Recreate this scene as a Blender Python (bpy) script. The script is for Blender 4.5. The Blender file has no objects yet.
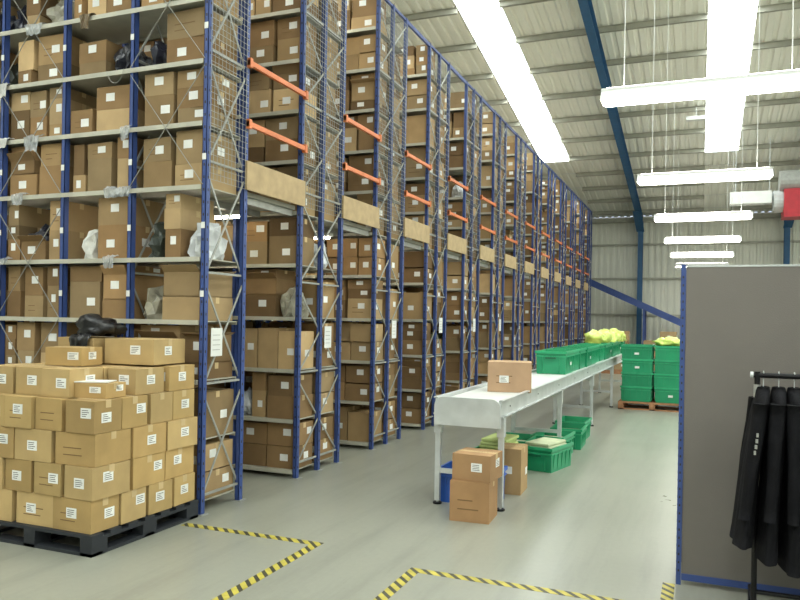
import bpy, math, random
from mathutils import Vector, Matrix, noise
random.seed(11)
scene=bpy.context.scene
R=random.random
def U(a,b): return random.uniform(a,b)
def lin(c):
    return tuple(((v/255)/12.92 if v/255<=0.04045 else ((v/255+0.055)/1.055)**2.4) for v in c)+(1.0,)
def shade(c,a,b):
    k=U(a,b); return tuple(min(1,v*k) for v in c[:3])+(1,)
# ---------------------------------------------------------------- materials
M={}
def mat(name,col,rough=0.6,metal=0.0,vary=0.12,scale=6.0,emit=None,estr=0,attr=False,bump=0.0,bscale=40,spec=0.5):
    m=bpy.data.materials.new(name); m.use_nodes=True
    nt=m.node_tree; N=nt.nodes; L=nt.links
    b=N['Principled BSDF']
    b.inputs['Roughness'].default_value=rough; b.inputs['Metallic'].default_value=metal
    b.inputs['Specular IOR Level'].default_value=spec
    tc=N.new('ShaderNodeTexCoord'); no=N.new('ShaderNodeTexNoise')
    no.inputs['Scale'].default_value=scale; no.inputs['Detail'].default_value=4
    L.new(tc.outputs['Object'],no.inputs['Vector'])
    mr=N.new('ShaderNodeMapRange'); mr.inputs['From Min'].default_value=0.3; mr.inputs['From Max'].default_value=0.7
    mr.inputs['To Min'].default_value=1-vary; mr.inputs['To Max'].default_value=1+vary
    L.new(no.outputs['Fac'],mr.inputs['Value'])
    mx=N.new('ShaderNodeVectorMath'); mx.operation='SCALE'
    if attr:
        at=N.new('ShaderNodeAttribute'); at.attribute_name='Col'; L.new(at.outputs['Color'],mx.inputs[0])
    else:
        mx.inputs[0].default_value=lin(col)[:3]
    L.new(mr.outputs['Result'],mx.inputs['Scale'])
    L.new(mx.outputs['Vector'],b.inputs['Base Color'])
    if emit:
        b.inputs['Emission Color'].default_value=lin(emit); b.inputs['Emission Strength'].default_value=estr
    if bump>0:
        n2=N.new('ShaderNodeTexNoise'); n2.inputs['Scale'].default_value=bscale; L.new(tc.outputs['Object'],n2.inputs['Vector'])
        bp=N.new('ShaderNodeBump'); bp.inputs['Strength'].default_value=bump; bp.inputs['Distance'].default_value=0.01
        L.new(n2.outputs['Fac'],bp.inputs['Height']); L.new(bp.outputs['Normal'],b.inputs['Normal'])
    M[name]=m; return m
mat('card',(0,0,0),0.8,attr=True,vary=0.10,scale=5,spec=0.25)
mat('plastic_col',(0,0,0),0.35,attr=True,vary=0.06,scale=8)
mat('wrap',(0,0,0),0.28,attr=True,vary=0.25,scale=9,bump=0.8,bscale=18)
mat('film',(205,210,214),0.15,vary=0.15,scale=20,bump=0.8,bscale=30)
M['film'].node_tree.nodes['Principled BSDF'].inputs['Alpha'].default_value=.5
mat('blue',(56,78,138),0.45,vary=0.12)
mat('blue_dark',(38,88,130),0.5,vary=0.1)
mat('galv',(162,163,158),0.45,metal=0.3,vary=0.12,scale=12)
mat('shelf',(184,182,168),0.55,metal=0.1,vary=0.1)
mat('orange',(222,126,76),0.5)
mat('timber',(182,158,120),0.75,vary=0.12,scale=9)
mat('palletwood',(160,114,80),0.8,vary=0.25,scale=12)
mat('palletblack',(38,42,48),0.6)
mat('roof',(238,237,226),0.6,vary=0.03,scale=0.7)
mat('purlin',(172,171,158),0.6,vary=0.08)
mat('wallclad',(226,226,214),0.6,vary=0.04,scale=0.8)
mat('deck',(150,149,138),0.7)
mat('steel',(196,200,200),0.35,metal=0.25)
mat('belt',(214,217,212),0.4,vary=0.05)
mat('panel',(114,109,104),0.55,vary=0.04,scale=3,bump=0.15,bscale=160)
mat('white',(228,229,226),0.6,vary=0.03)
mat('black',(15,15,19),0.85,vary=0.3,scale=14,bump=0.3,bscale=60,spec=0.2)
mat('blackmetal',(25,25,28),0.4,metal=0.5)
mat('red',(170,34,46),0.45)
mat('ink',(50,44,38),0.8)
mat('tube',(255,255,255),0.5,emit=(255,252,238),estr=18)
mat('roof_fill_glow',(255,255,255),0.5,emit=(255,252,238),estr=22)  # added glow, lifts the brightness of the roof underside
mat('tube_aisle',(255,255,255),0.5,emit=(255,247,222),estr=26)
mat('skylight',(240,245,240),0.5,vary=0.02,emit=(242,250,247),estr=12)
# floor : smooth sealed concrete, faint soiling
m=mat('concrete',(146,147,135),0.30,vary=0.05,scale=0.5,spec=0.5)
nt=m.node_tree; N=nt.nodes; L=nt.links; bs=N['Principled BSDF']
n3=N.new('ShaderNodeTexNoise'); n3.inputs['Scale'].default_value=1.2; n3.inputs['Detail'].default_value=5
L.new(N['Texture Coordinate'].outputs['Object'],n3.inputs['Vector'])
mr=N.new('ShaderNodeMapRange'); mr.inputs['To Min'].default_value=0.24; mr.inputs['To Max'].default_value=0.36
L.new(n3.outputs['Fac'],mr.inputs['Value']); L.new(mr.outputs['Result'],bs.inputs['Roughness'])
mp=N.new('ShaderNodeMapping'); mp.inputs['Scale'].default_value=(4.0,0.35,1); mp.inputs['Rotation'].default_value=(0,0,.12)
L.new(N['Texture Coordinate'].outputs['Object'],mp.inputs['Vector'])
n4=N.new('ShaderNodeTexNoise'); n4.inputs['Scale'].default_value=1.3; n4.inputs['Detail'].default_value=10; n4.inputs['Roughness'].default_value=.65
L.new(mp.outputs['Vector'],n4.inputs['Vector'])
r1=N.new('ShaderNodeMapRange'); r1.inputs['From Min'].default_value=.34; r1.inputs['From Max'].default_value=.52; r1.inputs['To Min'].default_value=.85; r1.inputs['To Max'].default_value=1.0
L.new(n4.outputs['Fac'],r1.inputs['Value'])
n5=N.new('ShaderNodeTexNoise'); n5.inputs['Scale'].default_value=22; n5.inputs['Detail'].default_value=8; n5.inputs['Roughness'].default_value=.75
L.new(N['Texture Coordinate'].outputs['Object'],n5.inputs['Vector'])
r2=N.new('ShaderNodeMapRange'); r2.inputs['From Min'].default_value=.3; r2.inputs['From Max'].default_value=.7; r2.inputs['To Min'].default_value=.95; r2.inputs['To Max'].default_value=1.04
L.new(n5.outputs['Fac'],r2.inputs['Value'])
mm=N.new('ShaderNodeMath'); mm.operation='MULTIPLY'; L.new(r1.outputs['Result'],mm.inputs[0]); L.new(r2.outputs['Result'],mm.inputs[1])
sc=N.new('ShaderNodeVectorMath'); sc.operation='SCALE'
src=bs.inputs['Base Color'].links[0].from_socket; L.new(src,sc.inputs[0]); L.new(mm.outputs[0],sc.inputs['Scale']); L.new(sc.outputs['Vector'],bs.inputs['Base Color'])
# hazard tape
m=bpy.data.materials.new('hazard_tape'); m.use_nodes=True; M['tape']=m
nt=m.node_tree; N=nt.nodes; L=nt.links
tc=N.new('ShaderNodeTexCoord'); sp=N.new('ShaderNodeSeparateXYZ'); L.new(tc.outputs['Object'],sp.inputs[0])
ad=N.new('ShaderNodeMath'); ad.operation='ADD'; L.new(sp.outputs['X'],ad.inputs[0]); L.new(sp.outputs['Y'],ad.inputs[1])
mu=N.new('ShaderNodeMath'); mu.operation='MULTIPLY'; mu.inputs[1].default_value=11.0; L.new(ad.outputs[0],mu.inputs[0])
fr=N.new('ShaderNodeMath'); fr.operation='FRACT'; L.new(mu.outputs[0],fr.inputs[0])
gt=N.new('ShaderNodeMath'); gt.operation='GREATER_THAN'; gt.inputs[1].default_value=0.42; L.new(fr.outputs[0],gt.inputs[0])
nw=N.new('ShaderNodeTexNoise'); nw.inputs['Scale'].default_value=14; nw.inputs['Detail'].default_value=6; L.new(tc.outputs['Object'],nw.inputs['Vector'])
rw=N.new('ShaderNodeMapRange'); rw.inputs['From Min'].default_value=.35; rw.inputs['From Max'].default_value=.6; rw.inputs['To Min'].default_value=.72; rw.inputs['To Max'].default_value=1.0; L.new(nw.outputs['Fac'],rw.inputs['Value'])
mx=N.new('ShaderNodeMix'); mx.data_type='RGBA'; mx.inputs['A'].default_value=lin((66,64,50)); mx.inputs['B'].default_value=lin((192,178,74))
sw=N.new('ShaderNodeVectorMath'); sw.operation='SCALE'
L.new(gt.outputs[0],mx.inputs['Factor']); L.new(mx.outputs['Result'],sw.inputs[0]); L.new(rw.outputs['Result'],sw.inputs['Scale']); L.new(sw.outputs['Vector'],N['Principled BSDF'].inputs['Base Color'])
N['Principled BSDF'].inputs['Roughness'].default_value=0.5

# ---------------------------------------------------------------- mesh builder
BOXF=[(0,3,2,1),(4,5,6,7),(0,1,5,4),(1,2,6,5),(2,3,7,6),(3,0,4,7)]
class MB:
    def __init__(s): s.v=[];s.f=[];s.m=[];s.c=[];s.mats=[]
    def mi(s,n):
        if n not in s.mats: s.mats.append(n)
        return s.mats.index(n)
    def add(s,vs,fs,mt,col=(1,1,1,1)):
        o=len(s.v); s.v.extend(vs); k=s.mi(mt)
        for f in fs:
            s.f.append(tuple(i+o for i in f)); s.m.append(k); s.c.append(col)
    def box(s,x0,x1,y0,y1,z0,z1,mt,col=(1,1,1,1)):
        s.add([(x0,y0,z0),(x1,y0,z0),(x1,y1,z0),(x0,y1,z0),(x0,y0,z1),(x1,y0,z1),(x1,y1,z1),(x0,y1,z1)],BOXF,mt,col)
    def rbox(s,T,x0,x1,y0,y1,z0,z1,mt,col=(1,1,1,1)):
        vs=[T@Vector(p) for p in [(x0,y0,z0),(x1,y0,z0),(x1,y1,z0),(x0,y1,z0),(x0,y0,z1),(x1,y0,z1),(x1,y1,z1),(x0,y1,z1)]]
        s.add([tuple(p) for p in vs],BOXF,mt,col)
    def bar(s,p,q,w,t,mt,side=None,col=(1,1,1,1)):
        p=Vector(p);q=Vector(q);d=(q-p).normalized()
        a=Vector(side) if side else (Vector((0,0,1)) if abs(d.z)<0.9 else Vector((1,0,0)))
        e1=d.cross(a).normalized(); e2=d.cross(e1).normalized()
        vs=[]
        for c in (p,q):
            for sx,sy in ((-1,-1),(1,-1),(1,1),(-1,1)):
                vs.append(tuple(c+e1*sx*w/2+e2*sy*t/2))
        s.add(vs,BOXF,mt,col)
    def cyl(s,p,q,r,mt,n=10,r2=None,col=(1,1,1,1)):
        p=Vector(p);q=Vector(q);d=(q-p).normalized()
        a=Vector((0,0,1)) if abs(d.z)<0.9 else Vector((1,0,0))
        e1=d.cross(a).normalized(); e2=d.cross(e1).normalized(); r2=r if r2 is None else r2
        vs=[];
        for c,rr in ((p,r),(q,r2)):
            for i in range(n):
                t=2*math.pi*i/n; vs.append(tuple(c+e1*math.cos(t)*rr+e2*math.sin(t)*rr))
        fs=[(i,(i+1)%n,n+(i+1)%n,n+i) for i in range(n)]+[tuple(range(n))[::-1],tuple(range(n,2*n))]
        s.add(vs,fs,mt,col)
    def ibeam(s,p,q,h,w,mt,side=(1,0,0)):
        p=Vector(p);q=Vector(q);d=(q-p).normalized(); sd=Vector(side); n=d.cross(sd).normalized()
        def slab(off,th,ww):
            vs=[]
            for c in (p,q):
                for a,b in ((-1,-1),(1,-1),(1,1),(-1,1)):
                    vs.append(tuple(c+n*off+sd*a*ww/2+n*b*th/2))
            s.add(vs,BOXF,mt)
        slab(0,h,0.012); slab(h/2,0.016,w); slab(-h/2,0.016,w)
    def build(s,name,parent=None,smooth=False,bevel=0):
        me=bpy.data.meshes.new(name); me.from_pydata(s.v,[],s.f)
        for n in s.mats: me.materials.append(M[n])
        me.polygons.foreach_set('material_index',s.m)
        if smooth: me.polygons.foreach_set('use_smooth',[True]*len(s.f))
        ca=me.color_attributes.new('Col','FLOAT_COLOR','CORNER'); buf=[]
        for f,c in zip(s.f,s.c): buf.extend(tuple(c)*len(f))
        ca.data.foreach_set('color',buf)
        me.update()
        ob=bpy.data.objects.new(name,me); scene.collection.objects.link(ob)
        if parent: ob.parent=parent
        if bevel:
            b=ob.modifiers.new('bevel','BEVEL'); b.width=bevel; b.segments=2
        return ob
def empty(name,loc=(0,0,0)):
    e=bpy.data.objects.new(name,None); scene.collection.objects.link(e); e.empty_display_size=0.2
    return e
import bmesh
bm=bmesh.new(); bmesh.ops.create_icosphere(bm,subdivisions=3,radius=1); bm.verts.ensure_lookup_table()
ICOV=[v.co.copy() for v in bm.verts]; ICOF=[tuple(v.index for v in f.verts) for f in bm.faces]; bm.free()
def blob(mb,c,s,col,mt='wrap',amp=0.28):
    sd=Vector((U(0,50),U(0,50),U(0,50))); vs=[]
    for v in ICOV:
        k=1+amp*noise.noise(v*1.6+sd)+amp*0.7*noise.noise(v*4+sd)+amp*.35*noise.noise(v*9+sd)
        p=Vector((v.x*k*s[0],v.y*k*s[1],max(v.z*k,-0.55)*s[2]))
        vs.append((c[0]+p.x,c[1]+p.y,c[2]+0.55*s[2]+p.z))
    mb.add(vs,ICOF,mt,col)
def drape(mb,x,y,z,w,dp,hang,mt,col=(1,1,1,1)):
    """crumpled sheet lying on a shelf/box (z) and hanging over its front edge (y)"""
    sd=Vector((U(0,50),U(0,50),0)); nx,ny=12,14; vs=[]
    tot=dp+hang
    for j in range(ny+1):
        s=tot*j/ny
        for i in range(nx+1):
            u=i/nx-.5; nn=noise.noise(Vector((u*5,s*14,0))+sd); n2=noise.noise(Vector((u*11,s*26,3))+sd)
            ww=w*(1-.25*max(0,s-dp)/max(hang,.01))
            if s<dp: p=(x+u*ww+.01*nn,y+dp-s,z+.012+.02*(nn+.6)+.008*n2)
            else: p=(x+u*ww+.02*nn,y-.012-.02*(nn+.7)-.008*n2,z+.01-(s-dp)*(1+.25*noise.noise(Vector((u*3,1,1))+sd)))
            vs.append(p)
    fs=[(j*(nx+1)+i,j*(nx+1)+i+1,(j+1)*(nx+1)+i+1,(j+1)*(nx+1)+i) for j in range(ny) for i in range(nx)]
    mb.add(vs,fs,mt,col)
CARDS=[(178,148,106),(166,134,94),(188,160,118),(154,124,86),(176,148,108),(194,166,124),(146,116,80)]
def ccol(dark=1.0):
    c=random.choice(CARDS); k=U(0.86,1.07)*dark
    return lin(tuple(min(255,v*k) for v in c))
WHITE=lin((232,233,230)); TAPE=lin((198,174,132)); TDARK=lin((122,96,66)); INK=lin((60,50,44))
def carton(mb,x,y,z,sx,sy,sz,rot=0,col=None,label=0,tape=True,openf=False,det=False,ink=False):
    T=Matrix.Translation((x,y,z))@Matrix.Rotation(rot,4,'Z')
    col=col or ccol(); hx,hy=sx/2,sy/2; t=0.0015
    if not openf:
        mb.rbox(T,-hx,hx,-hy,hy,0,sz,'card',col)
        if tape:
            mb.rbox(T,-hx-t,hx+t,-0.024,0.024,sz-0.05 if sz>0.12 else sz*0.6,sz+t,'card',TAPE)
            mb.rbox(T,-hx-t*.6,hx+t*.6,-0.002,0.002,sz-.03,sz+t*1.5,'card',TDARK)
    else:
        w=0.006
        mb.rbox(T,-hx,hx,-hy,hy,0,0.01,'card',col)
        mb.rbox(T,-hx,-hx+w,-hy,hy,0,sz,'card',col); mb.rbox(T,hx-w,hx,-hy,hy,0,sz,'card',col)
        mb.rbox(T,-hx,hx,-hy,-hy+w,0,sz,'card',col); mb.rbox(T,-hx,hx,hy-w,hy,0,sz,'card',col)
        mb.rbox(T,-hx+w,hx-w,-hy+w,hy-w,0.01,sz*0.8,'card',lin(random.choice([(60,62,70),(200,200,205),(120,130,90),(90,70,50)])))
        fl=min(0.12,sy*0.4)
        for sg in (-1,1):
            a=U(0.1,0.9)
            q=[(-hx,sg*hy,sz),(hx,sg*hy,sz),(hx,sg*(hy+fl*math.cos(a)*0.5),sz+fl*math.sin(a)),(-hx,sg*(hy+fl*math.cos(a)*0.5),sz+fl*math.sin(a))]
            q=q+[(p[0],p[1]+0.004,p[2]+0.003) for p in q]
            mb.add([tuple(T@Vector(p)) for p in q],BOXF,'card',col)
    if label:
        lw=min(0.09,sx*0.36); lh=min(0.068,sz*0.42); lx=U(-hx*0.5,hx*0.6-lw/2); lz=U(0.3,0.5)*sz
        mb.rbox(T,lx,lx+lw,-hy-t,-hy,lz,lz+lh,'card',WHITE)
        if det:
            for k in range(4):
                mb.rbox(T,lx+lw*.12,lx+lw*U(.5,.9),-hy-t*1.5,-hy,lz+lh*(.18+.19*k),lz+lh*(.24+.19*k),'card',INK)
    if label>1:
        lw=min(0.09,sy*0.36); lh=min(0.068,sz*0.42); ly=U(-hy*0.5,hy*0.6-lw/2); lz=U(0.3,0.5)*sz
        mb.rbox(T,hx,hx+t,ly,ly+lw,lz,lz+lh,'card',WHITE)
        if det:
            for k in range(4):
                mb.rbox(T,hx,hx+t*1.5,ly+lw*.12,ly+lw*U(.5,.9),lz+lh*(.18+.19*k),lz+lh*(.24+.19*k),'card',INK)
    if ink:
        for k in range(2):
            zz=sz*(.3+.22*k); mb.rbox(T,-hx*.6,hx*U(-.1,.5),-hy-t*.7,-hy,zz,zz+sz*.03,'card',TDARK)

# ---------------------------------------------------------------- room
FY=32.0; BY=-12.0; LX=-15.0; RX=12.0; EZ=6.0; SL=0.153; RY=4.0
RZ=EZ+SL*(FY-RY)
def rz(y): return RZ-SL*abs(y-RY)
b=MB(); b.box(LX,RX,BY,FY,-0.12,0,'concrete'); b.build('floor')
def clad(axis,pos,a0,a1,z0,zf,out):
    b=MB(); p=a0; pitch=0.25; prof=[(0,0),(.1,0),(.13,.035),(.22,.035),(.25,0)]
    pts=[]
    while p<a1:
        for o,d in prof[:-1]:
            if p+o<=a1: pts.append((p+o,d))
        p+=pitch
    pts.append((a1,0))
    vs=[];fs=[]
    for (q,d) in pts:
        for z in (z0,zf(q)):
            vs.append((q,pos+out*d,z) if axis=='y' else (pos+out*d,q,z))
    for i in range(len(pts)-1): fs.append((2*i,2*i+2,2*i+3,2*i+1))
    b.add(vs,fs,'wallclad')
    if axis=='y': b.box(a0,a1,*sorted((pos+out*.05,pos+out*.15)),z0,zf(a0),'wallclad')
    return b
b=clad('y',FY,LX,RX,0,lambda q:EZ,1)
for z in (1.9,3.4,4.8,5.75):
    b.box(LX,RX,FY-0.10,FY-0.003,z,z+0.07,'purlin')
b.build('wall_far')
clad('y',BY,LX,RX,0,lambda q:rz(BY),-1).build('wall_back')
clad('x',LX,BY,FY,0,rz,-1).build('wall_left')
clad('x',RX,BY,FY,0,rz,1).build('wall_right')
sky=[(-5.1+5.15*k,-4.15+5.15*k) for k in range(-1,4)]
b=MB()
def roofstrip(x0,x1,y0,y1):
    pts=[];p=x0
    while p<x1-1e-6:
        for o,d in ((0,0),(.12,0),(.15,.04),(.22,.04)):
            if p+o<x1: pts.append((p+o,d))
        p+=0.25
    pts.append((x1,0)); vs=[];fs=[]
    for q,d in pts:
        vs+= [(q,y0,rz(y0)+d),(q,y1,rz(y1)+d)]
    for i in range(len(pts)-1): fs.append((2*i,2*i+1,2*i+3,2*i+2))
    b.add(vs,fs,'roof')
SY1=25.3; SY0=-8.0
xs=[LX]
for s0,s1 in sky: xs+=[s0,s1]
xs.append(RX)
for i in range(0,len(xs),2):
    roofstrip(xs[i],xs[i+1],RY,FY); roofstrip(xs[i],xs[i+1],BY,RY)
for s0,s1 in sky:
    roofstrip(s0,s1,SY1,FY); roofstrip(s0,s1,BY,SY0); roofstrip(s0,s1,RY-.4,RY); roofstrip(s0,s1,RY,RY+.4)
b.build('ceiling')
for i,(s0,s1) in enumerate(sky):
    b=MB()
    for y0,y1 in ((RY+.4,SY1),(SY0,RY-.4)):
        b.add([(s0,y0,rz(y0)+.02),(s1,y0,rz(y0)+.02),(s1,y1,rz(y1)+.02),(s0,y1,rz(y1)+.02)],[(0,3,2,1)],'skylight')
    b.build('window_%d'%(i+1))
b=MB(); y=FY-0.9
while y>BY+.5:
    z=rz(y)
    for i in range(0,len(xs),2):
        b.box(xs[i],xs[i+1],y-.006,y+.006,z-.13,z-.004,'purlin'); b.box(xs[i],xs[i+1],y-.006,y+.05,z-.13,z-.122,'purlin')
        b.box(xs[i],xs[i+1],y-.05,y+.006,z-.012,z-.004,'purlin')
    for s0,s1 in sky: b.box(s0,s1,y-.02,y+.02,z-.015,z-.004,'white')  # purlins thin and white here: skylight glare put into their colour and shape
    y-=1.55
b.build('roof_purlins')
for k in range(-2,3):
    X=-2.31+5.3*k
    e=empty('portal_frame')
    b=MB()
    b.ibeam((X,FY-.45,0),(X,FY-.45,EZ-.1),.4,.18,'blue_dark')
    b.ibeam((X,BY+.45,0),(X,BY+.45,rz(BY)-.1),.4,.18,'blue_dark')
    b.ibeam((X,FY-.45,rz(FY-.45)-.32),(X,RY,rz(RY)-.32),.34,.18,'blue_dark')
    b.ibeam((X,BY+.45,rz(BY+.45)-.32),(X,RY,rz(RY)-.32),.34,.18,'blue_dark')
    b.bar((X,FY-.6,EZ-.7),(X,FY-2.6,rz(FY-2.6)-.55),.012,.3,'blue_dark',side=(1,0,0))
    b.box(X-.15,X+.15,FY-.7,FY-.2,0,.02,'blue_dark')
    b.build('frame_steel',e)
b=MB(); b.ibeam((LX,FY-.55,EZ-.2),(RX,FY-.55,EZ-.2),.12,.1,'purlin',side=(0,1,0)); b.build('eaves_beam')

# ---------------------------------------------------------------- racks
XE=-3.70; BAY=0.75
ROWS=[(4.92,[0,.53])]+[(6.43+1.82*k,[0,.44,.89]) for k in range(12)]
LV1=[.10,.60,1.08,1.56,2.07,2.65,3.16,3.66,4.16,4.66,5.16]
LV2=[.08,.58,1.08,1.60,2.13,2.65,3.16,3.66,4.16,4.66,5.16]
TOP=5.6
BAGC=[(205,208,210),(180,184,190),(40,42,54),(34,36,44),(60,66,60),(150,146,130),(215,215,210),(98,104,72)]
def fill(mb,xr,xl,yf,dep,z,h,style,far=False,first=False):
    x=xr-U(0,.01)
    neatw=random.choice([.225,.3,.335,.34]); neath=random.choice([.5,.5,1.0,.5])
    base=ccol(.97)
    while x>xl+.11:
        if style=='neat':
            w=min(neatw*U(.92,1.08),x-xl-.005)
            if w<.11: break
            nst=2 if neath==.5 else 1
            hh=(h-.05)*(.5 if nst==2 else U(.8,.98))
            zz=z
            for s in range(nst):
                if s==1 and R()<.05: continue
                carton(mb,x-w/2,yf+dep/2+U(0,.03),zz,w-.008,dep-.05,hh-U(.004,.02),U(-.025,.025),shade(base,.74,1.16),label=(2 if R()<.72 else 0),tape=not far)
                zz+=hh
            x-=w+.004
        else:
            r=R()
            if r<(.13 if first else .07) and not far:
                w=min(U(.2,.34),x-xl)
                blob(mb,(x-w/2,yf+dep/2-.02,z),(w*.45,dep*.40,min(.2,h*.36)),lin(random.choice(BAGC)),amp=.4); x-=w; continue
            if r<.19 and not far and first:
                w=min(U(.26,.36),x-xl-.005)
                if w<.13: break
                hh=U(.14,.22); carton(mb,x-w/2,yf+dep/2,z,w-.02,dep-.06,hh,U(-.04,.04),ccol(.9),label=1,openf=True)
                blob(mb,(x-w/2,yf+dep/2-.03,z+hh*.8),(w*.36,dep*.33,min(.12,(h-hh)*.4)),lin(random.choice(BAGC)),amp=.45); x-=w; continue
            w=min(random.choice([.2,.24,.3,.34,.36,.42])*U(.95,1.05),x-xl-.005)
            if w<.11: break
            zz=z; room=h-.048; a=U(-.07,.07) if first else U(-.03,.03)
            dd=dep-U(.03,.08)
            sw=w-.010-abs(a)*dd*.8
            while room>.08:
                hh=min(room,U(.12,.32)); op=(room-hh<.14 and hh<room-.05 and R()<.5)
                carton(mb,x-w/2,yf+dep/2,zz,sw-U(0,.03),dd-abs(a)*w,hh,a+U(-.04,.04),ccol(U(.76,1.05)),label=random.choice([0,1,1,2]),tape=not far,openf=op,ink=R()<.2 and not far)
                zz+=hh+.001; room-=hh+.001
                if R()<.06: break
            x-=w+U(0,.008)
for ri,(y0,pf) in enumerate(ROWS):
    lv=LV1 if ri==0 else LV2
    nb=11 if ri==0 else (6 if ri<5 else 4)
    e=empty('shelving_rack')
    st=MB(); far=ri>6
    y1=y0+pf[-1]; xl=XE-nb*BAY
    ps=.04
    for k in range(nb+1):
        X=XE-k*BAY
        for j,p in enumerate(pf):
            yy=y0+p
            if k not in (0,) and ri>0 and j==1 and k>1: continue
            st.box(X-ps/2,X+ps/2,yy-.03,yy-.024,0,TOP,'blue')
            st.box(X-ps/2,X-ps/2+.005,yy-.03,yy+.025,0,TOP,'blue')
            st.box(X+ps/2-.005,X+ps/2,yy-.03,yy+.025,0,TOP,'blue')
            st.box(X-.045,X+.045,yy-.045,yy+.045,0,.006,'galv')
            if k==0 and ri<4:
                z=.1
                while z<TOP:
                    st.box(X+ps/2,X+ps/2+.0008,yy-.006,yy+.006,z,z+.022,'ink')
                    if j==0: st.box(X-.006,X+.006,yy-.0308,yy-.03,z,z+.022,'ink')
                    z+=.10
    for k in ([0,1] if ri<6 else [0]):
        X=XE-k*BAY
        z=.15
        while z<TOP-.3:
            st.bar((X,y0,z),(X,y1,z),.018,.018,'galv')
            st.bar((X+.012,y0,z),(X+.012,y1,z+.85),.008,.018,'galv')
            st.bar((X-.012,y1,z),(X-.012,y0,z+.85),.008,.018,'galv')
            z+=.9
        st.bar((X,y0,TOP-.02),(X,y1,TOP-.02),.03,.03,'blue')
    halves=[(y0,y1)] if ri==0 else [(y0,y0+pf[1]),(y0+pf[1]+.01,y1)]
    for z in lv:
        for (a,c) in halves:
            st.box(xl,XE-.024,a-.02,c-.03,z-.012,z-.004,'shelf')
            st.box(xl,XE-.024,a-.038,a-.031,z-.036,z+.002,'shelf')
            st.box(xl,XE-.024,c-.04,c-.034,z-.035,z-.01,'shelf')
    if ri==0:
        for k in (0,2,3,5,8):
            for z in ((.6,1.56,2.65,3.66,4.66) if k!=0 else (2.65,3.66,4.66)):
                X=XE-k*BAY
                st.bar((X,y0-.045,z),(X-BAY,y0-.045,z+.95),.008,.003,'galv',side=(0,0,1))
                st.bar((X-BAY,y0-.049,z),(X,y0-.049,z+.95),.008,.003,'galv',side=(0,0,1))
    if ri<7:
        z0,z1=2.7,5.5; X=XE+.03; zz=z0; g=.05 if ri<3 else .08
        while zz<z1: st.bar((X,y0,zz),(X,y1,zz),.003,.003,'galv'); zz+=g
        yy=y0
        while yy<y1: st.bar((X,yy,z0),(X,yy,z1),.003,.003,'galv'); yy+=g
    st.build('rack_steelwork',e)
    cb=MB()
    for li,z in enumerate(lv):
        h=(lv[li+1]-z) if li<len(lv)-1 else .5
        for k in range(nb):
            xr=XE-.026-k*BAY; xle=XE-BAY+.024-k*BAY
            for hi,(a,c) in enumerate(halves):
                if hi==1 and k>1: continue
                if ri==0: style='messy' if li>=3 else ('neat' if R()<.5 else 'messy')
                else: style='messy' if (li>=5 and R()<.75) or R()<.3 else 'neat'
                if li==len(lv)-1 and R()<.3: continue
                if ri>0 and li<5 and R()<.015: continue
                fill(cb,xr,xle,a-.005,c-a-.03,z-.002,h,style,far,ri==0 and k>0)
    cb.build('shelf_cartons',e)
    if ri==0:
        cb=MB()
        for k in range(30):
            z=random.choice(lv[4:10]); x=XE-.2-U(.1,4.3)
            r=R(); mt,col=('film',(1,1,1,1)) if r<.6 else ('wrap',lin(random.choice([(34,36,46),(200,200,196),(120,104,80)])))
            drape(cb,x,y0-.035,z+.002,U(.10,.24),.05,U(.05,.14),mt,col)
        for k in range(12):
            z=random.choice(lv[7:10]); x=XE-.3-U(.2,3.6); L_=U(.12,.4); pr=None
            for q in range(9):
                f=q/8; p=(x+L_*.6*f,y0-.055-.01*math.sin(f*6),z-L_*3*f*(1-f)*.5)
                if pr: cb.cyl(pr,p,.002,'galv' if k%2 else 'ink',5)
                pr=p
        cb.build('loose_polythene_and_cords',e)
for i in range(len(ROWS)-1):
    a=ROWS[i][0]+ROWS[i][1][-1]; c=ROWS[i+1][0]
    nb=6 if i<5 else 4; xl=XE-nb*BAY-(1.5 if i==0 else 0)
    e=empty('mezzanine_walkway')
    b=MB(); b.box(xl,XE-.03,a+.04,c-.05,2.66,2.70,'deck')
    for k in range(nb*2): b.box(XE-.1-k*.375,XE-.06-k*.375,a+.04,c-.05,2.60,2.66,'galv')
    b.box(XE+.024,XE+.044,a-.02,c+.02,2.70,2.95,'timber')
    b.build('deck_and_toeboard',e)
    b=MB()
    for z in (3.27,3.80):
        b.box(XE+.024,XE+.055,a-.02,c+.02,z-.022,z+.022,'orange')
        for yy in (a,c): b.box(XE+.02,XE+.06,yy-.02,yy+.02,z-.04,z+.04,'orange')
    b.build('handrails',e)
    b=MB()
    b.bar((XE,a,TOP-.03),(XE,c,TOP-.03),.03,.05,'blue'); b.bar((XE-1.5,a,TOP-.03),(XE-1.5,c,TOP-.03),.03,.05,'blue')
    b.build('tie_beams',e)
    e2=empty('aisle_tube_light'); b=MB(); ym=(a+c)/2
    for xx in (XE-.35,XE-2.2)[: (2 if i<4 else 1)]:
        for z in (2.56,5.3):
            b.box(xx-1.2,xx,ym-.04,ym+.04,z,z+.04,'white'); b.cyl((xx-1.17,ym,z-.015),(xx-.03,ym,z-.015),.014,'tube_aisle',8)
    b.build('batten',e2)
b=MB()
for (x,y,z) in ((XE+.035,4.97,1.27),(XE+.035,6.92,1.28),(XE+.035,8.75,1.35),(XE+.035,10.6,1.4),(XE+.035,12.4,1.4),(XE+.035,14.2,1.4)):
    b.box(x,x+.003,y,y+.15,z,z+.23,'white')
    for k in range(4): b.box(x+.003,x+.0035,y+.02,y+.12,z+.05+.04*k,z+.055+.04*k,'galv')
for k in range(5):   # bay location cards on the near rack uprights
    for z in (1.75,2.3,2.85,3.9):
        X=XE-k*BAY; b.box(X-.018,X+.018,4.886,4.8885,z,z+.05,'white')
b.build('paper_notice')

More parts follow.
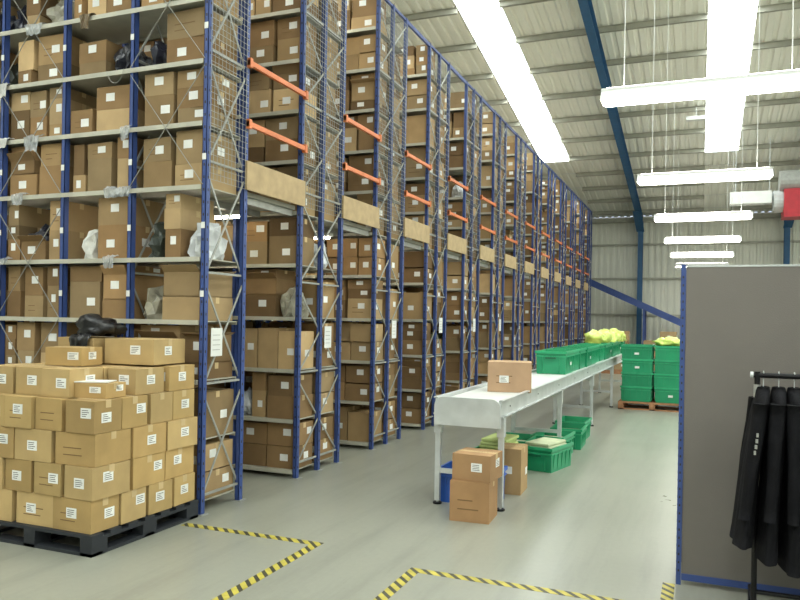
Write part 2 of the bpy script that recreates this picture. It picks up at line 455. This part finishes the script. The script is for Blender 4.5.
# ---------------------------------------------------------------- pallet + cartons front-left
def pallet(name,x0,x1,y0,y1,mt):
    b=MB(); n=7
    for k in range(n):
        yy=y0+(y1-y0-.1)*k/(n-1); b.box(x0,x1,yy,yy+.1,.118,.14,mt)
    for xx in (x0,(x0+x1)/2-.05,x1-.1):
        b.box(xx,xx+.1,y0,y1,.098,.118,mt)
        for yy in (y0,(y0+y1)/2-.07,y1-.14): b.box(xx,xx+.1,yy,yy+.14,.022,.098,mt)
        b.box(xx,xx+.1,y0,y1,0,.022,mt)
    for yy in (y0,(y0+y1)/2-.05,y1-.1): b.box(x0,x1,yy,yy+.1,0.0,.021,mt)
    return b.build(name)
px0,px1,py0,py1=-4.78,-3.67,3.74,4.85
pallet('plastic_pallet',px0,px1,py0,py1,'palletblack')
b=MB(); z=.142; h=.220
PC=[(188,160,108),(180,150,100),(194,166,116),(184,154,102)]
def pcol():
    k=U(.88,1.05); return lin(tuple(v*k for v in random.choice(PC)))
for l in range(4):
    nx,ny=((3,4),(4,3),(3,3),(4,4))[l]
    sx=(px1-px0-.02)/nx; sy=(py1-py0-.02)/ny
    for i in range(nx):
        for j in range(ny):
            carton(b,px0+.01+sx*(i+.5)+U(-.012,.012),py0+.01+sy*(j+.5)+U(-.012,.012),z,sx-.024,sy-.024,h-.003,U(-.035,.035),pcol(),label=2 if R()<.85 else 0,det=True,ink=R()<.4)
    z+=h
for i in range(4):
    for j in range(3):
        if (i,j)==(0,2): continue
        sx=.262; sy=.34
        carton(b,px1-.05-sx*(i+.5)+U(-.015,.015),py1-.01-sy*(j+.5)+U(-.012,.012),z,sx-.016,sy-.024,.195+U(-.012,0),U(-.06,.06),pcol(),label=2,det=True)
carton(b,px1-.24,py1-.86,z,.34,.22,.10,.12,pcol(),label=2,det=True)
z+=.2
carton(b,px1-.34,py1-.24,z,.44,.40,.19,.08,pcol(),label=2,det=True)
carton(b,px1-.80,py1-.30,z,.40,.36,.19,-.1,pcol(),label=2,det=True)
carton(b,px1-.60,py1-.70,z,.30,.24,.13,.15,pcol(),label=2,det=True)
b.build('pallet_of_cartons',bevel=.003)
b=MB(); blob(b,(px1-.72,py1-.33,z+.203),(.20,.13,.10),lin((20,20,23)),amp=.6); drape(b,px1-.74,py1-.50,z+.192,.20,.14,.17,'wrap',lin((20,20,23)))
b.build('black_packing_bag',smooth=True)
b=MB(); b.rbox(Matrix.Translation((px1-.24,py1-.86,.142+h*4+.104))@Matrix.Rotation(.4,4,'Z'),-.12,.12,-.085,.085,0,.006,'white'); b.build('delivery_note')
# ---------------------------------------------------------------- conveyor table
TX0,TX1,TY0,TY1,TZ=-2.10,-1.54,6.05,20.0,.92
e=empty('conveyor_bench')
b=MB()
b.box(TX0+.02,TX1-.02,TY0+.05,TY1,TZ-.035,TZ-.012,'belt')
for X,s in ((TX0,-1),(TX1,1)):
    b.box(X-.012,X+.012,TY0,TY1,TZ-.13,TZ+.012,'steel')
    b.box(min(X,X+s*.03),max(X,X+s*.03),TY0,TY1,TZ-.135,TZ-.125,'steel')
    b.box(min(X,X+s*.03),max(X,X+s*.03),TY0,TY1,TZ+.005,TZ+.014,'steel')
    yy=TY0+.3
    while yy<TY1: b.cyl((X,yy,TZ-.06),(X+s*.016,yy,TZ-.06),.008,'blackmetal',8); yy+=1.2
b.build('side_channels_and_bed',e)
b=MB()
n=10; w=TX1-TX0; hh=.24; r=.08; prof=[]
for k in range(n+1):
    t=math.pi/2*k/n; prof.append((w/2-r+r*math.sin(t)+.012, -r+r*math.cos(t)))
full=[(-x,z) for x,z in prof[::-1]]+prof
full=[(-w/2-.012,-hh)]+full+[(w/2+.012,-hh)]
vs=[];cx=(TX0+TX1)/2
for yy in (TY0-.03,TY0): vs+=[(cx+x,yy,TZ+.02+zz) for x,zz in full]
nn=len(full)
fs=[tuple(range(nn)),tuple(range(nn,2*nn))[::-1]]+[(i,nn+i,nn+(i+1)%nn,(i+1)%nn) for i in range(nn)]
b.add(vs,fs,'steel')
b.cyl((TX0+.02,TY0+.04,TZ-.05),(TX1-.02,TY0+.04,TZ-.05),.038,'steel',16)
b.build('end_plate_and_roller',e)
b=MB(); yy=TY0+.06
while yy<TY1:
    for X in (TX0,TX1):
        b.box(X-.022,X+.022,yy-.022,yy+.022,.03,TZ-.12,'steel'); b.cyl((X,yy,0),(X,yy,.014),.04,'blackmetal',12); b.cyl((X,yy,.014),(X,yy,.05),.012,'steel',8)
        b.box(X-.03,X+.03,yy-.035,yy+.035,TZ-.3,TZ-.12,'steel')
    b.box(TX0,TX1,yy-.014,yy+.014,.27,.31,'steel'); b.box(TX0,TX1,yy-.015,yy+.015,TZ-.22,TZ-.17,'steel')
    yy+=2.8
b.build('legs',e)
b=MB(); carton(b,-1.74,7.2,TZ-.01,.42,.34,.29,.22,lin((182,150,120)),label=2,det=True,ink=True)
b.build('cardboard_box',bevel=.003)
b=MB(); carton(b,-1.68,5.80,0,.32,.32,.32,.05,lin((166,130,92)),label=0,ink=True); b.build('cardboard_box',bevel=.003)
b=MB(); carton(b,-1.66,5.82,.322,.32,.31,.21,-.06,lin((162,128,92)),label=2,det=True); b.build('cardboard_box',bevel=.003)

# ---------------------------------------------------------------- totes
GREEN=lin((34,146,102)); BLUE=lin((44,92,180))
def tote(mb,x,y,z,L,W,H,rot,col,fillc=None):
    T=Matrix.Translation((x,y,z))@Matrix.Rotation(rot,4,'Z'); k=.9; mt='plastic_col'
    def ring(hx,hy,zz): return [(-hx,-hy,zz),(hx,-hy,zz),(hx,hy,zz),(-hx,hy,zz)]
    a,c=L/2,W/2; t=.008
    vs=ring(a*k,c*k,0)+ring(a-.015,c-.015,H)+ring(a-.015-t,c-.015-t,H)+ring(a*k-t,c*k-t,t)
    fs=[(3,2,1,0)]
    for o,p in ((0,4),(4,8),(8,12)):
        for i in range(4): fs.append((o+i,o+(i+1)%4,p+(i+1)%4,p+i))
    fs.append((12,13,14,15))
    mb.add([tuple(T@Vector(v)) for v in vs],fs,mt,col)
    rim=tuple(min(1,v*1.3+.01) for v in col[:3])+(1,)
    for zz0,zz1,o in ((H-.03,H,0),(H-.075,H-.06,.006)):
        aa,cc=a-o,c-o
        mb.rbox(T,-aa,aa,-cc,-cc+.02,zz0,zz1,mt,rim); mb.rbox(T,-aa,aa,cc-.02,cc,zz0,zz1,mt,rim)
        mb.rbox(T,-aa,-aa+.02,-cc+.02,cc-.02,zz0,zz1,mt,rim); mb.rbox(T,aa-.02,aa,-cc+.02,cc-.02,zz0,zz1,mt,rim)
    n=5
    for i in range(n):
        f=-.8+1.6*i/(n-1)
        for s in (-1,1):
            xx=a*k*f
            mb.add([tuple(T@Vector(q)) for q in [(xx-.005,s*c*k,0),(xx+.005,s*c*k,0),(xx+.005,s*(c-.002),H-.06),(xx-.005,s*(c-.002),H-.06),
                (xx-.005,s*(c*k-.01),0),(xx+.005,s*(c*k-.01),0),(xx+.005,s*(c-.02),H-.06),(xx-.005,s*(c-.02),H-.06)]],BOXF,mt,col)
    for s in (-1,1):
        mb.rbox(T,s*(a+.002)-.006,s*(a+.002)+.006,-.07,.07,H-.1,H-.075,mt,tuple(v*.45 for v in col[:3])+(1,))
        for f in (-.6,.6):
            yy=c*k*f; mb.rbox(T,s*(a-.02)-.012,s*(a-.02)+.012,yy-.005,yy+.005,.02,H-.06,mt,col)
    if R()<.3: mb.rbox(T,-.04,.04,-c*.985-.004,-c*.985,H*.38,H*.52,'card',WHITE)
    if fillc: mb.rbox(T,-a*.86,a*.86,-c*.84,c*.84,H*.4,H*.72,'card',fillc)
b=MB(); yy=9.75
for k in range(13):
    tote(b,-1.82+U(-.015,.015),yy+.31,TZ-.01,.61,.42,.30,math.pi/2+U(-.02,.02),shade(GREEN,.9,1.15),ccol() if k%3 else lin((190,210,90)))
    yy+=.625
b.build('green_tote_crates')
pallet('wooden_pallet',-1.40,-.20,14.3,15.5,'palletwood')
b=MB()
for i,(xx,n) in enumerate(((-1.09,4),(-.50,4))):
    for j,yy in enumerate((14.62,15.06)):
        zz=.142
        for k in range(n):
            tote(b,xx+U(-.015,.015),yy,zz,.57,.41,.28,U(-.04,.04),shade(GREEN,.75,1.15)); zz+=.255
b.build('green_tote_crates')
LIME=lin((206,224,116))
b=MB()
for (x,y,z,s) in ((-.62,14.7,1.19,.17),(-.36,14.75,1.19,.16),(-.5,15.1,1.19,.19)): blob(b,(x,y,z),(s,s*.8,s*.5),LIME,amp=.4)
b.build('lime_garment_bags',smooth=True)
b=MB()
for k in range(7): blob(b,(-1.82+U(-.08,.08),14.8+.4*k,TZ+.27),(.2,.24,.15),LIME,amp=.45)
b.build('lime_garment_bags',smooth=True)
b=MB()
for (x,y,z,rot,c) in ((-1.55,8.15,0,1.35,GREEN),(-1.62,8.95,0,1.5,GREEN),(-1.55,9.7,0,1.6,GREEN),(-1.97,7.75,0,1.5,GREEN),(-1.97,8.45,0,1.55,GREEN),(-1.6,10.4,0,1.55,GREEN)):
    tote(b,x,y,z,.6,.4,.26,rot,c,ccol() if R()<.4 else lin((200,206,176)))
b.build('green_tote_crates')
b=MB(); tote(b,-1.85,6.34,0,.54,.36,.30,0.0,BLUE,ccol()); tote(b,-1.93,6.90,0,.5,.32,.28,1.57,BLUE,ccol()); b.build('blue_storage_bins')
b=MB(); carton(b,-1.62,6.88,0,.22,.34,.42,.04,ccol(),label=2); b.build('cardboard_box',bevel=.003)
b=MB()
for k in range(3): b.rbox(Matrix.Translation((-1.55+U(-.01,.01),8.15,.19+.035*k))@Matrix.Rotation(1.35+U(-.06,.06),4,'Z'),-.22,.22,-.14,.14,0,.033,'card',lin((198,206,172)))
for k in range(5): b.rbox(Matrix.Translation((-1.97+U(-.01,.01),7.75,.19+.035*k))@Matrix.Rotation(1.5+U(-.06,.06),4,'Z'),-.22,.22,-.14,.14,0,.033,'card',lin((196,210,140)))
b.build('folded_hi_vis_garments',bevel=.01)

# ---------------------------------------------------------------- distant stock
e=empty('distant_pallet_stock'); b=MB()
for (cx,cy,n) in ((-2.6,24.5,4),(-1.2,25.5,4),(.1,26,4),(2.2,26,5)):
    b.box(cx-.5,cx+.5,cy-.5,cy+.5,0,.14,'palletwood')
    for k in range(n):
        for i in range(2):
            for j in range(2):
                if k==n-1 and R()<.4: continue
                carton(b,cx-.25+.5*i,cy-.25+.5*j,.14+k*.3,.48,.48,.298,U(-.03,.03),ccol(.9),label=2)
b.build('cartons',e)
e=empty('inclined_conveyor'); b=MB()
for yy in (29.6,30.4): b.bar((-6.5,yy,4.3),(.6,yy,1.05),.05,.24,'blue')
b.bar((-6.5,30,4.3),(.6,30,1.05),.75,.02,'deck')
for X in (-4.5,-2.0,.3):
    z=4.3-(X+6.5)*.4577
    for yy in (29.6,30.4): b.box(X-.04,X+.04,yy-.04,yy+.04,0,z-.1,'blue')
b.build('incline_frame',e)

# ---------------------------------------------------------------- right partition (back of a shelving unit)
e=empty('partition_shelving'); b=MB()
QX0,QX1,QY,QH=-.115,2.6,4.87,1.96
b.box(QX0+.03,QX1,QY,QY+.02,.06,QH-.012,'panel')
b.box(QX0+.03,QX1,QY-.004,QY+.024,QH-.012,QH,'steel')
b.box(QX0+.03,QX1,QY-.006,QY,.03,.07,'blue')
b.box(1.148,1.152,QY-.002,QY,.06,QH-.012,'ink')
b.build('back_panel',e)
b=MB()
for yy in (QY-.006,QY+.46):
    for X in (QX0,QX1):
        b.box(X,X+.028,yy,yy+.035,0,QH+.005,'blue')
        z=.08
        while z<QH-.05:
            if yy<QY: b.box(X+.010,X+.018,yy-.001,yy,z,z+.014,'ink')
            b.box(X-.001,X,yy+.012,yy+.022,z,z+.014,'ink'); z+=.05
for z in (.1,.55,1.0,1.45,1.9):
    b.box(QX0+.032,QX1,QY+.03,QY+.48,z,z+.03,'shelf')
b.build('uprights_and_shelves',e)
b=MB()
for z in (.13,.58,1.03,1.48):
    x=QX1-.1
    while True:
        w=U(.3,.45)
        if x-w<QX0+.12: break
        carton(b,x-w/2,QY+.26,z,w-.02,.4,U(.2,.36),0,ccol(),label=1); x-=w
b.build('shelf_cartons',e)
# ---------------------------------------------------------------- garment rail with black coats
GX0,GX1,GY,GZ=.29,1.75,4.44,1.33
e=empty('garment_rail'); b=MB()
b.cyl((GX0-.02,GY,GZ),(GX1+.05,GY,GZ),.014,'blackmetal',12)
for X in (GX0,GX1):
    b.cyl((X,GY,.1),(X,GY,GZ+.02),.015,'blackmetal',12); b.cyl((X,GY,GZ-.12),(X,GY,GZ-.05),.018,'galv',12)
    b.cyl((X,GY-.27,.1),(X,GY+.27,.1),.014,'blackmetal',10)
    for s in (-1,1): b.cyl((X-.012,GY+s*.25,.04),(X+.012,GY+s*.25,.04),.04,'blackmetal',14); b.cyl((X,GY+s*.25,.04),(X,GY+s*.25,.1),.008,'steel',8)
b.cyl((GX0,GY,.16),(GX1,GY,.16),.012,'blackmetal',10)
b.cyl((GX0-.02,GY,GZ),(GX0-.035,GY,GZ),.018,'steel',12)
b.build('rail_frame',e)
def coat(mb,X,hem,sd,wd=.23,lean=0.0):
    n=40; zt=GZ-.06
    prof=[(0,.06,.030),(-.02,.10,.036),(-.04,.15,.036),(-.065,.195,.036),(-.11,.215,.042),(-.3,wd*.95,.044),(-.5,wd*.97,.046),(-.75,wd,.05),(hem-zt,wd*1.03,.054)]
    zs=[0,-.02,-.04,-.065,-.09,-.14]+[-.2-.07*i for i in range(30) if -.2-.07*i>hem-zt]+[hem-zt]
    def at(z):
        for i in range(len(prof)-1):
            z0,z1=prof[i][0],prof[i+1][0]
            if z<=z0 and z>=z1:
                t=(z0-z)/max(1e-6,z0-z1); return prof[i][1]*(1-t)+prof[i+1][1]*t,prof[i][2]*(1-t)+prof[i+1][2]*t
        return prof[-1][1],prof[-1][2]
    vs=[]
    for z in zs:
        w,d=at(z); fold=min(1,-z/.4)
        for i in range(n):
            t=2*math.pi*i/n
            k=1+.14*fold*math.sin(7*t+sd)+.07*fold*math.sin(11*t+sd*2+z*2)
            vs.append((X+lean*z+math.cos(t)*d*k+.006*fold*math.sin(z*5+sd),GY+math.sin(t)*w*(1+.02*fold*math.sin(5*t+sd+z*3)),zt+z))
    fs=[]
    for r in range(len(zs)-1):
        for i in range(n): fs.append((r*n+i,r*n+(i+1)%n,(r+1)*n+(i+1)%n,(r+1)*n+i))
    fs.append(tuple(range(n))); fs.append(tuple(range((len(zs)-1)*n,len(zs)*n))[::-1])
    mb.add(vs,fs,'black')
    for s in (-1,1):
        vs=[];m_=14;K=10
        for r in range(K):
            f=r/(K-1); cy=GY+s*(.18+.04*math.sin(f*2.2)); cz=zt-.075-.60*f; rr=.05-.014*f
            for i in range(m_):
                t=2*math.pi*i/m_; k=1+.08*math.sin(3*t+f*9+sd)
                vs.append((X+lean*(cz-zt)-.015+math.cos(t)*rr*k*.75,cy+math.sin(t)*rr*k,cz))
        fs=[(r*m_+i,r*m_+(i+1)%m_,(r+1)*m_+(i+1)%m_,(r+1)*m_+i) for r in range(K-1) for i in range(m_)]
        fs+=[tuple(range(m_)),tuple(range((K-1)*m_,K*m_))[::-1]]
        mb.add(vs,fs,'black')
for i in range(19):
    X=GX0+.03+i*.074; hem=random.choice([.34,.37,.33,.36]); lean=0
    if i==0: hem=.44; lean=.12
    if i==1: lean=.05
    c=MB(); coat(c,X,hem,i*1.7,U(.215,.235),lean)
    c.build('coat_%d'%(i+1),e,smooth=True)
    c=MB()
    c.cyl((X,GY-.17,GZ-.13),(X,GY,GZ-.065),.006,'blackmetal',6); c.cyl((X,GY+.17,GZ-.13),(X,GY,GZ-.065),.006,'blackmetal',6)
    c.cyl((X,GY,GZ-.07),(X,GY,GZ-.025),.003,'steel',6)
    pr=None
    for k in range(9):
        t=-math.pi*.5+math.pi*1.3*k/8; p=(X,GY+.02*math.cos(t),GZ+.022*math.sin(t))
        if pr: c.cyl(pr,p,.003,'steel',6)
        pr=p
    c.build('hanger_%d'%(i+1),e)
b=MB()
for i in (0,3):
    X=GX0+.03+i*.074
    for (z,h,w) in ((1.03,.02,.010),(1.0,.02,.012),(.97,.02,.012),(.94,.02,.010)):
        ln=.12*(z-GZ+.06) if i==0 else 0
        b.box(X+ln-.018,X+ln-.018+w,GY-.268,GY-.262,z,z+h,'galv')
b.build('sleeve_print',e)

# ---------------------------------------------------------------- floor tape
b=MB(); tw=.075
def tp(x0,x1,y0,y1): b.box(x0,x1,y0,y1,0.0,.0015,'tape')
tp(-3.64,-2.45,4.60,4.60+tw); tp(-2.45-tw,-2.45,.5,4.60)
tp(-1.70,-.12,4.38,4.38+tw); tp(-1.70,-1.70+tw,.5,4.38); tp(-.19,-.12,.5,4.38); tp(-.19,-.12,4.38+tw,4.86)
b.build('floor_marking_tape')

# ---------------------------------------------------------------- suspended lights
def fixture(x,y,z=3.68,L=1.8):
    e=empty('fluorescent_light'); b=MB()
    x0,x1=x-L/2,x+L/2
    vs=[(x0,y-.13,z),(x1,y-.13,z),(x1,y-.05,z+.09),(x0,y-.05,z+.09),(x0,y+.05,z+.09),(x1,y+.05,z+.09),(x1,y+.13,z),(x0,y+.13,z)]
    b.add(vs,[(0,1,2,3),(3,2,5,4),(4,5,6,7)],'white')
    b.add(vs,[(0,3,4,7),(1,6,5,2)],'white')
    b.box(x0,x1,y-.05,y+.05,z+.09,z+.12,'white')
    b.box(x0+.05,x1-.05,y-.045,y+.045,z+.12,z+.124,'roof_fill_glow')  # glowing strip added on top of the housing to brighten the roof
    b.build('reflector',e)
    b=MB()
    for dy in (-.06,.06): b.cyl((x0+.03,y+dy,z+.0),(x1-.03,y+dy,z+.0),.028,'tube',10)
    b.build('tubes',e)
    b=MB()
    for xx in (x0+.2,x1-.2):
        b.cyl((xx,y,z+.12),(xx,y,rz(y)-.15),.005,'white',5)
    b.build('suspension_wires',e)
for k in range(-3,6): fixture(0,7.2+4.3*k)
for k in range(-3,6): fixture(6.2,7.2+4.3*k)
for (x,y) in ((-5,2.2),(-5,-1.5),(-9,2.2),(-5,-6)): fixture(x,y,4.6)
b=MB()
for (x,y) in ((.0,15.2),(-.2,21.5)):
    z=rz(y)-.5; b.box(x-.25,x+.25,y-.1,y+.1,z,z+.1,'white'); b.cyl((x,y,z+.1),(x,y,rz(y)-.15),.01,'steel',6)
b.build('high_level_lamp')
e=empty('warm_air_heater'); b=MB()
b.cyl((2.05,24,5.75),(3.6,24,5.75),.34,'galv',20); b.box(2.15,3.2,23.6,24.4,4.7,5.5,'red'); b.cyl((1.9,24,5.2),(2.15,24,5.2),.32,'steel',20)
b.box(.75,1.85,23.8,24.2,5.15,5.5,'white'); b.cyl((1.85,24,5.35),(1.95,24,5.35),.12,'steel',12)
for X in (.9,1.8,2.6,3.1): b.cyl((X,24,5.4),(X,24,rz(24)-.15),.012,'steel',6)
b.build('heater_body',e)

# ---------------------------------------------------------------- world, camera
w=bpy.data.worlds.new('World'); scene.world=w; w.use_nodes=True
w.node_tree.nodes['Background'].inputs[0].default_value=(.75,.85,1,1); w.node_tree.nodes['Background'].inputs[1].default_value=1.0
scene.view_settings.view_transform='Standard'
scene.view_settings.exposure=0.0
th=math.radians(22.1); r=math.radians(1.0)
F=Vector((-math.sin(th),math.cos(th),0))
Rt=Vector((math.cos(th),math.sin(th),0)); Up=Rt.cross(F)
R2=Rt*math.cos(r)+Up*math.sin(r); U2=Up*math.cos(r)-Rt*math.sin(r)
mw=Matrix((R2,U2,-F)).transposed().to_4x4(); mw.translation=(0,0,1.6)
cd=bpy.data.cameras.new('camera'); cam=bpy.data.objects.new('camera',cd); scene.collection.objects.link(cam)
cam.matrix_world=mw; cd.sensor_width=36; cd.lens=33.3; cd.shift_y=19/800; cd.clip_end=200
scene.camera=cam
